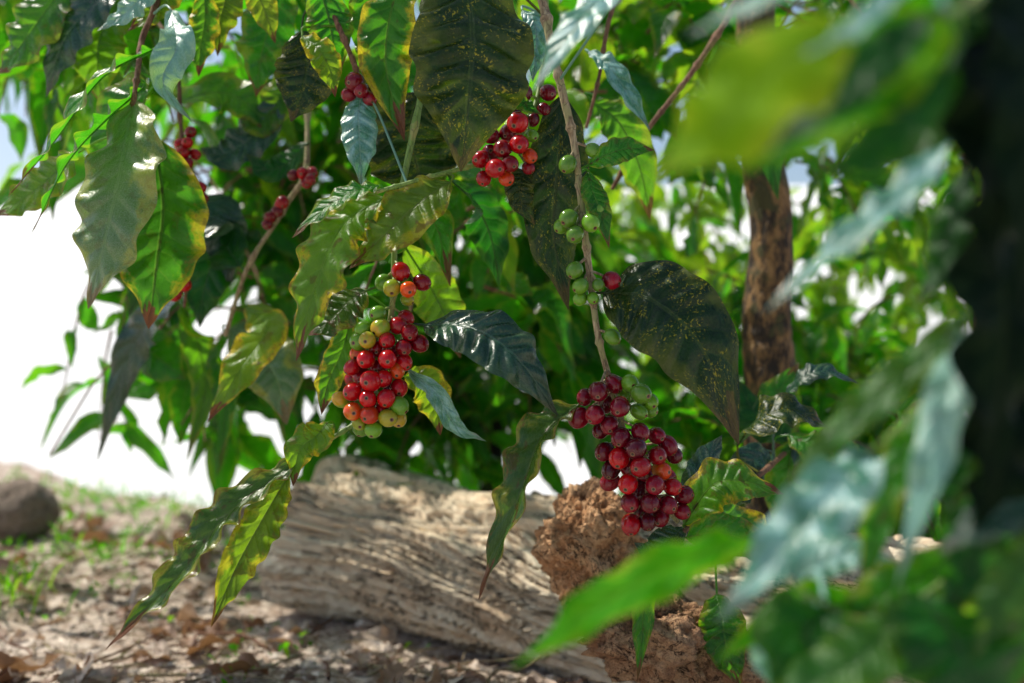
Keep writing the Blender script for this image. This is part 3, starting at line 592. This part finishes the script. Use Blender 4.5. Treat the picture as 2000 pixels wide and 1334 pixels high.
L('N1', [(1880,0,.36),(1850,120,.37),(1800,240,.37),(1700,340,.37)], 170, 'deep', hint=(-.4,-1,.2), r=.5, quilt=0)
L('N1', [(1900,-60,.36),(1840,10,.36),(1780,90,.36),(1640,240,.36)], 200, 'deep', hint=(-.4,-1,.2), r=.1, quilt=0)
L('N2', [(1870,225,.43),(1780,360,.41),(1650,470,.40),(1490,612,.40)], 88, 'pale', hint=(-.5,-.8,.9), wave=.3, wf=5, fold=.3, quilt=0)
L('N2', [(1890,330,.43),(1860,430,.43),(1840,520,.43),(1790,600,.43)], 80, 'deep', hint=(-.5,-.8,.5), wave=.3, quilt=0)
L('N3', [(1900,640,.41),(1860,740,.39),(1820,900,.38),(1750,1150,.38)], 90, 'pale', hint=(-.7,-1,.3), wave=.25, wf=4, fold=.3, r=.9, quilt=0)
L('N3', [(1700,880,.42),(1640,950,.40),(1540,1060,.39),(1400,1215,.39)], 150, 'pale', hint=(-.3,-1,.8), wave=.3, wf=4, fold=.3, quilt=0)
L('N3', [(1890,610,.43),(1780,720,.42),(1650,830,.42),(1520,960,.43)], 85, 'deep', hint=(-.5,-1,.6), quilt=0, wave=.25)
L('N3', [(1850,760,.44),(1780,860,.44),(1720,1000,.44),(1680,1180,.44)], 85, 'green', hint=(-.5,-1,.6), quilt=0, r=.2, wave=.25)
L('N3', [(1880,800,.42),(1900,920,.41),(1890,1080,.41),(1840,1240,.41)], 120, 'deep', hint=(-.2,-1,.3), quilt=0, r=.3, wave=.25)
L('N4', [(1480,1050,.43),(1330,1100,.41),(1160,1190,.40),(1000,1305,.41)], 116, 'vivid', hint=(-.2,-.9,1), r=.1, wave=.25, wf=4, fold=.25, quilt=0)
L('N4', [(1640,1190,.42),(1570,1240,.41),(1640,1330,.40),(1800,1420,.40)], 210, 'deep', hint=(0,-1,1), r=.4, quilt=0)
L('N4', [(1800,1160,.42),(1850,1230,.39),(1900,1320,.38),(1950,1450,.38)], 260, 'deep', hint=(0,-1,.6), r=.4, quilt=0)
L('N4', [(1900,1060,.44),(1800,1130,.43),(1700,1180,.43),(1600,1330,.43)], 110, 'green', hint=(0,-1,.5), quilt=0, r=.2)
L('N4', [(1940,1010,.42),(1960,1120,.41),(1980,1230,.41),(1990,1400,.41)], 180, 'green', hint=(-.3,-1,.4), quilt=0, r=.1)
L('N4', [(2080,960,.40),(2000,980,.39),(1920,1020,.39),(1830,1080,.39)], 100, 'blue', hint=(0,-1,.9), quilt=0, r=.1)
L('N4', [(2080,1040,.38),(2020,1100,.38),(1960,1170,.38),(1900,1290,.38)], 110, 'deep', hint=(0,-1,.7), quilt=0, r=.8)
L('N4', [(2060,780,.40),(2000,840,.40),(1940,900,.40),(1850,1000,.40)], 90, 'deep', hint=(0,-1,.7), quilt=0, r=.9)
L('N4', [(1700,1210,.43),(1620,1180,.43),(1530,1200,.43),(1400,1290,.43)], 100, 'vivid', hint=(0,-1,.7), quilt=0, r=.0)
L('N4', [(1760,1190,.40),(1700,1270,.39),(1600,1330,.39),(1450,1380,.39)], 140, 'deep', hint=(0,-1,1), quilt=0, r=.9)
L('N4', [(1560,1150,.45),(1600,1100,.46),(1680,1080,.46),(1780,1120,.46)], 80, 'pale', hint=(0,-1,1), quilt=0, r=.6)
L('N4', [(1560,1140,.46),(1520,1220,.47),(1500,1280,.47),(1520,1360,.47)], 90, 'pale', hint=(0,-1,.4), quilt=0, r=.2)
L('N2', [(1940,400,.42),(1960,520,.38),(1960,700,.37),(1930,960,.37)], 250, 'shade', hint=(.3,-1,.0), r=.1, quilt=0, wave=.25)  # this and the next three leaves stand for leafy shadow
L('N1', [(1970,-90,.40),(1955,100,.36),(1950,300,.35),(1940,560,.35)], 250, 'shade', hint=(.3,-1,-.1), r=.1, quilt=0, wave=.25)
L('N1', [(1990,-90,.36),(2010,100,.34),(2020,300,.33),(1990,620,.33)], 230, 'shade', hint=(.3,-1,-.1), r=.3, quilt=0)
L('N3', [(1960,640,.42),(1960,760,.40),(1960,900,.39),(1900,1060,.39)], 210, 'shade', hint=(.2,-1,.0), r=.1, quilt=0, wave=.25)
# leaves on blurred left branches
L('BF', [(600,280,1.15),(560,320,1.17),(520,330,1.17),(480,300,1.18)], 60, 'deep', r=.2)
L('BF', [(560,180,1.2),(500,260,1.2),(440,300,1.2),(390,290,1.2)], 90, 'blue', r=.2)
L('BG', [(350,420,1.15),(310,470,1.2),(280,540,1.2),(250,620,1.2)], 80, 'deep', r=.5)
L('BG', [(350,580,1.2),(300,620,1.3),(250,700,1.34),(190,900,1.36)], 90, 'blue', r=.5, wf=6)
L('BG', [(352,590,1.2),(380,650,1.3),(400,760,1.34),(365,900,1.36)], 70, 'mass', r=.6, wf=6)
L('BF', [(445,650,1.2),(430,700,1.3),(440,780,1.3),(430,920,1.3)], 60, 'mass', r=.1)
L('BF', [(450,640,1.2),(500,680,1.2),(540,740,1.15),(560,830,1.15)], 130, 'dusty', r=.3)
L('BF', [(480,600,1.18),(520,640,1.1),(470,720,1.05),(405,825,1.05)], 90, 'yedge', r=.9)
L('BF', [(470,520,1.16),(430,480,1.2),(400,560,1.2),(390,640,1.2)], 110, 'deep', r=.1)
L('BG', [(370,480,1.14),(420,420,1.2),(440,480,1.2),(450,560,1.2)], 100, 'blue', r=.1)
L('BF', [(570,120,1.2),(540,200,1.2),(500,240,1.2),(470,220,1.2)], 80, 'green', r=.8)
L('BG', [(340,200,1.15),(420,180,1.2),(480,200,1.2),(540,270,1.2)], 90, 'green', r=.6)

for k, b in branches.items():
    o = b['geo'].build('branch', [b['mat']], origin=b['origin'].tolist())
    attach(o, b['tree'])
    if b['label']: o['label'] = b['label']
    for c_ in b['kids']: attach(c_, o)

# ------------------------------------------------------------------ leafy crowns
FP = np.array([f[0] for f in FLECKS]); FR = np.array([f[1] for f in FLECKS]); FK = np.array([f[2] for f in FLECKS])
def in_opening(p):
    w = p-FP; k = w@TO_SUN; d = np.linalg.norm(w-k[:, None]*TO_SUN, axis=1)
    return bool(np.any((k > FK) & (d < FR)))
def crown(tree, blobs, seed):
    R = np.random.default_rng(seed); g = Geo()
    for (c, sd, n, lo, hi, droopk) in blobs:
        c = np.array(c)
        for _ in range(n):
            p = c+R.uniform(-1, 1, 3)*np.array(sd)
            a = R.uniform(0, 6.283); hz = np.array([math.cos(a), math.sin(a), 0]); ln = R.uniform(0.14, 0.30)
            dz = R.uniform(-0.8, 0.6)*droopk
            p1 = p+hz*ln*0.5+np.array([0, 0, dz*ln*0.5]); p2 = p+hz*ln*0.85+np.array([0, 0, (dz-0.35)*ln])
            path = [p, p1, p2]
            v, f, uv = tube_geo(path, 0.0028, 0.0012, 5, n=7); g.add(v, f, uv, 0.0, 1)
            Q = spline(path, 13); k = 2
            base_r = R.uniform(lo, hi); big = R.uniform(.7, 1.25)
            while k < 13:
                q = Q[k]; tdir = unit(Q[min(k+1, 12)]-Q[k-1]); side = unit(np.cross(tdir, [0, 0, 1.0]))
                for sgn in (-1, 1):
                    if R.random() < 0.12: continue
                    dr = unit(side*sgn*R.uniform(.3, 1)+tdir*R.uniform(0, .9)+np.array([0, 0, -R.uniform(-.6, 1.1)])+R.normal(0, .35, 3))
                    L_ = R.uniform(.06, .14)*big; hw = L_*R.uniform(.17, .28)
                    mid = q+dr*L_*.5+np.array([0, 0, R.uniform(-.3, 1.)*.02])+R.normal(0, .006, 3); tp = q+dr*L_+np.array([0, 0, -L_*R.uniform(-.1, .45)])
                    hint = side*sgn*.6+np.array([0, 0, .9])+R.normal(0, .6, 3)
                    v, f, uv = leaf_geo([q, mid, tp], hw, hint, nt=11, ns=4, fold=R.uniform(.05, .6), wave=.16, wf=R.uniform(2, 3.5), twist=R.normal(0, .7), rg=R)
                    if in_opening(mid) or in_opening(tp): continue
                    g.add(v, f, uv, float(np.clip(base_r+R.normal(0, .18), 0, 1)), 0)
                k += 2 if R.random() < .7 else 3
    o = g.build('crown', [G['mass'], M_twigred], origin=(tree.location.x, tree.location.y, 1.0)); attach(o, tree); return o

def bl(u, v, d, su, sv, sdp, n, lo=0., hi=.5, dk=1.0):
    return (S(u, v, d), (su/F*d, sdp, sv/F*d), n, lo, hi, dk)
crown(TREE_LEFT, [bl(110,0,1.5,230,60,.15,14,.2,.9), bl(450,60,1.6,160,100,.2,18,.1,.8), bl(40,110,1.6,60,50,.1,4,.2,.7), bl(150,50,2.0,220,80,.1,16,.1,.7), bl(60,20,2.6,260,90,.1,20,.1,.8),
   bl(620,230,1.65,120,150,.15,16,0,.6), bl(450,330,1.75,80,130,.1,15,0,.4), bl(440,480,1.65,60,60,.1,8,0,.3), bl(500,620,1.55,60,80,.1,6,0,.5),
   bl(300,540,1.6,60,60,.1,4,0,.4), bl(340,680,1.6,90,40,.1,4,0,.4), bl(190,640,1.7,40,20,.05,1,0,.4), bl(560,760,1.7,60,40,.05,4,0,.4),
   ((-1.2,1.45,1.25),(.5,.4,.25),9,.1,.8,1)], 11)
crown(TREE_MID, [bl(680,560,1.9,90,170,.15,16,0,.35), bl(880,420,2.0,150,190,.2,26,0,.35), bl(960,640,2.05,130,100,.2,24,0,.3), bl(800,740,1.9,120,50,.15,12,0,.35),
   bl(1060,560,2.0,100,180,.2,16,.0,.5), bl(840,300,1.25,150,70,.05,4,0,.3), bl(950,500,1.4,110,120,.05,6,0,.4), ((0,1.85,1.5),(.7,.4,.3),11,.1,.7,1), ((.05,2.3,1.1),(.5,.3,.3),16,.1,.7,1), ((-.5,1.25,1.05),(.3,.2,.1),6,.1,.6,1)], 12)
crown(TREE_HERO, [bl(1300,120,1.6,180,120,.2,14,.2,.9), bl(1600,150,1.7,120,150,.2,12,.1,.8), bl(1560,870,1.45,120,50,.1,6,0,.4), bl(1400,0,1.9,400,80,.1,16,.2,.9), ((.4,1.3,1.25),(.5,.3,.2),8,.1,.7,1), ((.1,1.1,1.15),(.45,.15,.12),5,.1,.7,1)], 13)
crown(TREE_SUN, [bl(1650,450,2.5,280,330,.3,50,.5,1), bl(1300,500,2.6,160,350,.25,38,.45,1), bl(1650,800,2.3,220,180,.3,32,.35,1), bl(1850,950,1.9,120,150,.2,9,.3,.9), bl(1350,820,2.3,120,100,.2,12,.2,.9), bl(1650,620,1.75,120,220,.1,4,0,.3), bl(1320,600,1.8,90,200,.1,5,0,.3), ((1.0,2.4,1.5),(.8,.5,.3),6,.2,.8,1)], 14)  # high leaf tone range puts sunlit yellow into the colour
TREE_FAR = thing('coffee_tree', (1.9, 4.0, -0.5), 'sunlit coffee tree in the next row below the bank', 'tree')
attach(make_trunk([np.array(p) for p in [(1.9,4.0,-.6),(1.92,4.0,.3),(1.9,4.0,1.2)]], .03, .02, M_bark), TREE_FAR)
crown(TREE_FAR, [((0.95,3.6,.55),(.75,.3,.85),95,.6,1,1), ((2.0,3.5,.6),(.7,.3,.85),60,.6,1,1), ((1.0,3.9,1.5),(1.5,.3,.3),40,.5,1,1)], 15)  # leaf tones biased bright here too, as painted sunlight

# ------------------------------------------------------------------ ground litter
def on_log(x, y, mrg=0.11):
    p = np.array([x, y])-LA[:2]; t2 = unit(Tn[:2]); s = p@t2
    d = abs(p[0]*t2[1]-p[1]*t2[0]); return -0.1 < s < Ll+.1 and d < mrg
m, nt, out = newmat('dry_leaf')
ri = nd(nt, 'ShaderNodeObjectInfo').outputs['Random']; pos = nd(nt, 'ShaderNodeNewGeometry').outputs['Position']
col = mixc(nt, ri, (0.24, 0.11, 0.055, 1), (0.78, 0.64, 0.50, 1)); col = mixc(nt, mr(nt, noi(nt, pos, 90.0, 4.0), .4, .7, 0, .5), col, (0.10, 0.05, 0.03, 1))
p = nd(nt, 'ShaderNodeBsdfPrincipled', None, Base_Color=col, Roughness=0.55); trn = nd(nt, 'ShaderNodeBsdfTranslucent', None, Color=(0.4, 0.2, 0.07, 1))
mx = nd(nt, 'ShaderNodeMixShader', None, i0=0.2, i1=p.outputs[0], i2=trn.outputs[0]); nt.links.new(mx.outputs[0], out.inputs[0]); M_dry = m
dmesh = []
for i in range(7):
    R = np.random.default_rng(100+i); L_ = R.uniform(.06, .12)
    v, f, uv = leaf_geo([(0, 0, 0), (L_*.3, R.uniform(-.01, .01), .014), (L_*.7, R.uniform(-.02, .02), .012), (L_, R.uniform(-.02, .02), R.uniform(0, .03))], L_*R.uniform(.2, .3), (0, 0, 1), nt=24, ns=8, fold=R.uniform(.2, .7), wave=.35, wf=2.5, twist=R.normal(0, .6), rg=R)
    g = Geo(); g.add(v, f, uv, .5); o = g.build('fallen_leaf', [M_dry]); dmesh.append(o.data); bpy.data.objects.remove(o)
cnt = 0
R = np.random.default_rng(5)
while cnt < 190:
    y = R.uniform(1.15, 2.4); x = R.uniform(-.56, .3)*y
    if on_log(x, y, .14): continue
    o = bpy.data.objects.new('fallen_leaf', dmesh[cnt % 7]); o.location = (x, y, gz(x, y)+.004)
    o.rotation_euler = (R.normal(0, .25), R.normal(0, .25), R.uniform(0, 6.28)); s = R.uniform(.3, .95); o.scale = (s, s, s)
    o['label'] = 'dry curled brown leaf lying on the soil'; o['category'] = 'leaf'; o['group'] = 'dry leaves on the ground'
    COL.objects.link(o); cnt += 1
tm = []
for i in range(5):
    L_ = R.uniform(.08, .2); g = Geo(); v, f, uv = tube_geo([(0, 0, 0), (L_*.4, R.uniform(-.02, .02), .006), (L_*.7, R.uniform(-.02, .02), .003), (L_, R.uniform(-.03, .03), .008)], .0024, .0012, 6, n=14, knob=.4); g.add(v, f, uv)
    o = g.build('fallen_twig', [M_twigred if i % 2 else M_twig]); tm.append(o.data); bpy.data.objects.remove(o)
cnt = 0
while cnt < 170:
    y = R.uniform(1.15, 2.3); x = R.uniform(-.56, .3)*y
    if on_log(x, y, .13): continue
    o = bpy.data.objects.new('fallen_twig', tm[cnt % 5]); o.location = (x, y, gz(x, y)+.006)
    o.rotation_euler = (0, R.normal(0, .08), R.uniform(0, 6.28)); s = R.uniform(.5, 1.1); o.scale = (s, s, s)
    o['label'] = 'thin brown twig lying on the soil'; o['category'] = 'twig'; o['group'] = 'twigs on the ground'
    COL.objects.link(o); cnt += 1
# crumbs + chips (uncountable)
octv = np.array([[1,0,0],[-1,0,0],[0,1,0],[0,-1,0],[0,0,1],[0,0,-1]], float); octf = [[0,2,4],[2,1,4],[1,3,4],[3,0,4],[2,0,5],[1,2,5],[3,1,5],[0,3,5]]
V_=[];F_=[];n=0
for i in range(9000):
    y = 1.1+R.random()**1.5*2.0; x = R.uniform(-.62, .5)*y
    s = R.uniform(.0015, .006)*(1 if R.random() < .93 else 2.6)
    vv = octv*np.array([R.uniform(.6, 1.8), R.uniform(.6, 1.5), R.uniform(.3, .9)])*s+R.normal(0, .25*s, (6, 3))
    a = R.uniform(0, 6.28); ca, sa = math.cos(a), math.sin(a); vv = vv@np.array([[ca, sa, 0], [-sa, ca, 0], [0, 0, 1]])
    V_.append(vv+np.array([x, y, gz(x, y)+s*.2])); F_ += [[q+n for q in f] for f in octf]; n += 6
me = bpy.data.meshes.new('soil_crumbs'); me.from_pydata(np.vstack(V_).tolist(), [], F_)
m, nt, out = newmat('soil_crumb')
isl = nd(nt, 'ShaderNodeNewGeometry').outputs['Random Per Island']
col = mixc(nt, isl, (0.15, 0.09, 0.06, 1), (0.82, 0.70, 0.58, 1)); p = nd(nt, 'ShaderNodeBsdfPrincipled', None, Base_Color=col, Roughness=.9); nt.links.new(p.outputs[0], out.inputs[0])
me.materials.append(m); o = bpy.data.objects.new('soil_crumbs', me); o['kind'] = 'stuff'; o['label'] = 'scattered brown soil crumbs and wood chips'; o['category']='soil'; COL.objects.link(o)
# needles/straw
g = Geo()
for i in range(1900):
    y = 1.1+R.random()**1.3*1.4; x = R.uniform(-.58, .35)*y
    if on_log(x, y, .1): continue
    a = R.uniform(0, 6.28); l = R.uniform(.02, .08); z0 = gz(x, y)+R.uniform(.002, .012); dv = np.array([math.cos(a), math.sin(a), 0])*l
    p0 = np.array([x, y, z0]); v, f, uv = tube_geo([p0, p0+dv*.5+[0, 0, .004], p0+dv+np.array([R.normal(0, .006), R.normal(0, .006), R.uniform(-.004, .006)])], .0008, .0005, 4, n=5); g.add(v, f, uv, 0, 0 if R.random() < .5 else 1)
o = g.build('straw_litter', [M_twig, M_twigred]); o['kind'] = 'stuff'; o['label'] = 'thin straw and bark fibres over the soil'; o['category']='litter'
# weeds
g = Geo()
for i in range(330):
    if i < 250: y = R.uniform(1.8, 2.9); x = R.uniform(-.56, -.2)*y
    else: y = R.uniform(1.2, 2.2); x = R.uniform(-.56, .5)*y
    if on_log(x, y, .12): continue
    z0 = gz(x, y); nl = int(R.integers(4, 11))
    for k in range(nl):
        a = R.uniform(0, 6.28); l = R.uniform(.006, .022); dv = np.array([math.cos(a), math.sin(a), R.uniform(.3, 1.6)]); dv = unit(dv)
        st = np.array([x, y, z0])+np.array([R.normal(0, .014), R.normal(0, .014), R.uniform(0, .02)])
        v, f, uv = leaf_geo([st, st+dv*l*.6, st+dv*l*1.0-[0, 0, l*.2]], l*R.uniform(.15, .28), (R.normal(0, .3), R.normal(0, .3), 1), nt=5, ns=2, rg=R); g.add(v, f, uv, R.uniform(0, .8))
for i in range(560):
    t_ = R.random()
    if t_ < .45: y = R.uniform(1.9, 3.0); x = R.uniform(-.56, -.15)*y
    elif t_ < .6: y = R.normal(1.60, .04); x = -.49*1.65+R.normal(0, .035)
    else: y = R.uniform(1.5, 2.4); x = R.uniform(.38, .6)*y
    z0 = gz(x, y); a = R.uniform(0, 6.28); l = R.uniform(.03, .09); dv = unit(np.array([math.cos(a)*.6, math.sin(a)*.6, 1.0])); st = np.array([x, y, z0])
    v, f, uv = leaf_geo([st, st+dv*l*.6, st+dv*l+np.array([math.cos(a), math.sin(a), -.3])*l*.25], .0024, (math.cos(a), math.sin(a), .3), nt=6, ns=2, rg=R); g.add(v, f, uv, R.uniform(.3, 1))
o = g.build('ground_weeds', [G['vivid']]); o['kind'] = 'stuff'; o['label'] = 'low green weeds and grass blades on the soil'; o['category']='weeds'

# ------------------------------------------------------------------ light, sky, camera
to_sun = Vector(TO_SUN)
ld = bpy.data.lights.new('sun', 'SUN'); ld.energy = 5.0; ld.angle = math.radians(0.5); ld.color = (1, .94, .83)
lo = bpy.data.objects.new('sun', ld); lo.rotation_mode = 'QUATERNION'; lo.rotation_quaternion = to_sun.to_track_quat('Z', 'Y'); lo.location = (0, 0, 5); COL.objects.link(lo)
w = bpy.data.worlds.new('World'); scene.world = w; w.use_nodes = True
nt = w.node_tree; bg = nt.nodes['Background']
sky = nt.nodes.new('ShaderNodeTexSky'); sky.sky_type = 'NISHITA'; sky.sun_disc = False; sky.sun_elevation = SUN_EL; sky.sun_rotation = SUN_AZ % (2*math.pi); sky.dust_density = 2.0; sky.air_density = 1.0
nt.links.new(sky.outputs[0], bg.inputs[0]); bg.inputs[1].default_value = 0.15
cd = bpy.data.cameras.new('camera'); cd.lens = 35; cd.sensor_width = 36; cd.clip_start = 0.02; cd.clip_end = 2000
cd.dof.use_dof = True; cd.dof.focus_distance = 0.86; cd.dof.aperture_fstop = 3.2; cd.dof.aperture_blades = 9
co = bpy.data.objects.new('camera', cd); co.location = (0, 0, CAMZ); co.rotation_euler = (math.radians(90), 0, 0); COL.objects.link(co)
scene.camera = co
scene.view_settings.view_transform = 'Standard'; scene.view_settings.look = 'None'; scene.view_settings.exposure = 0
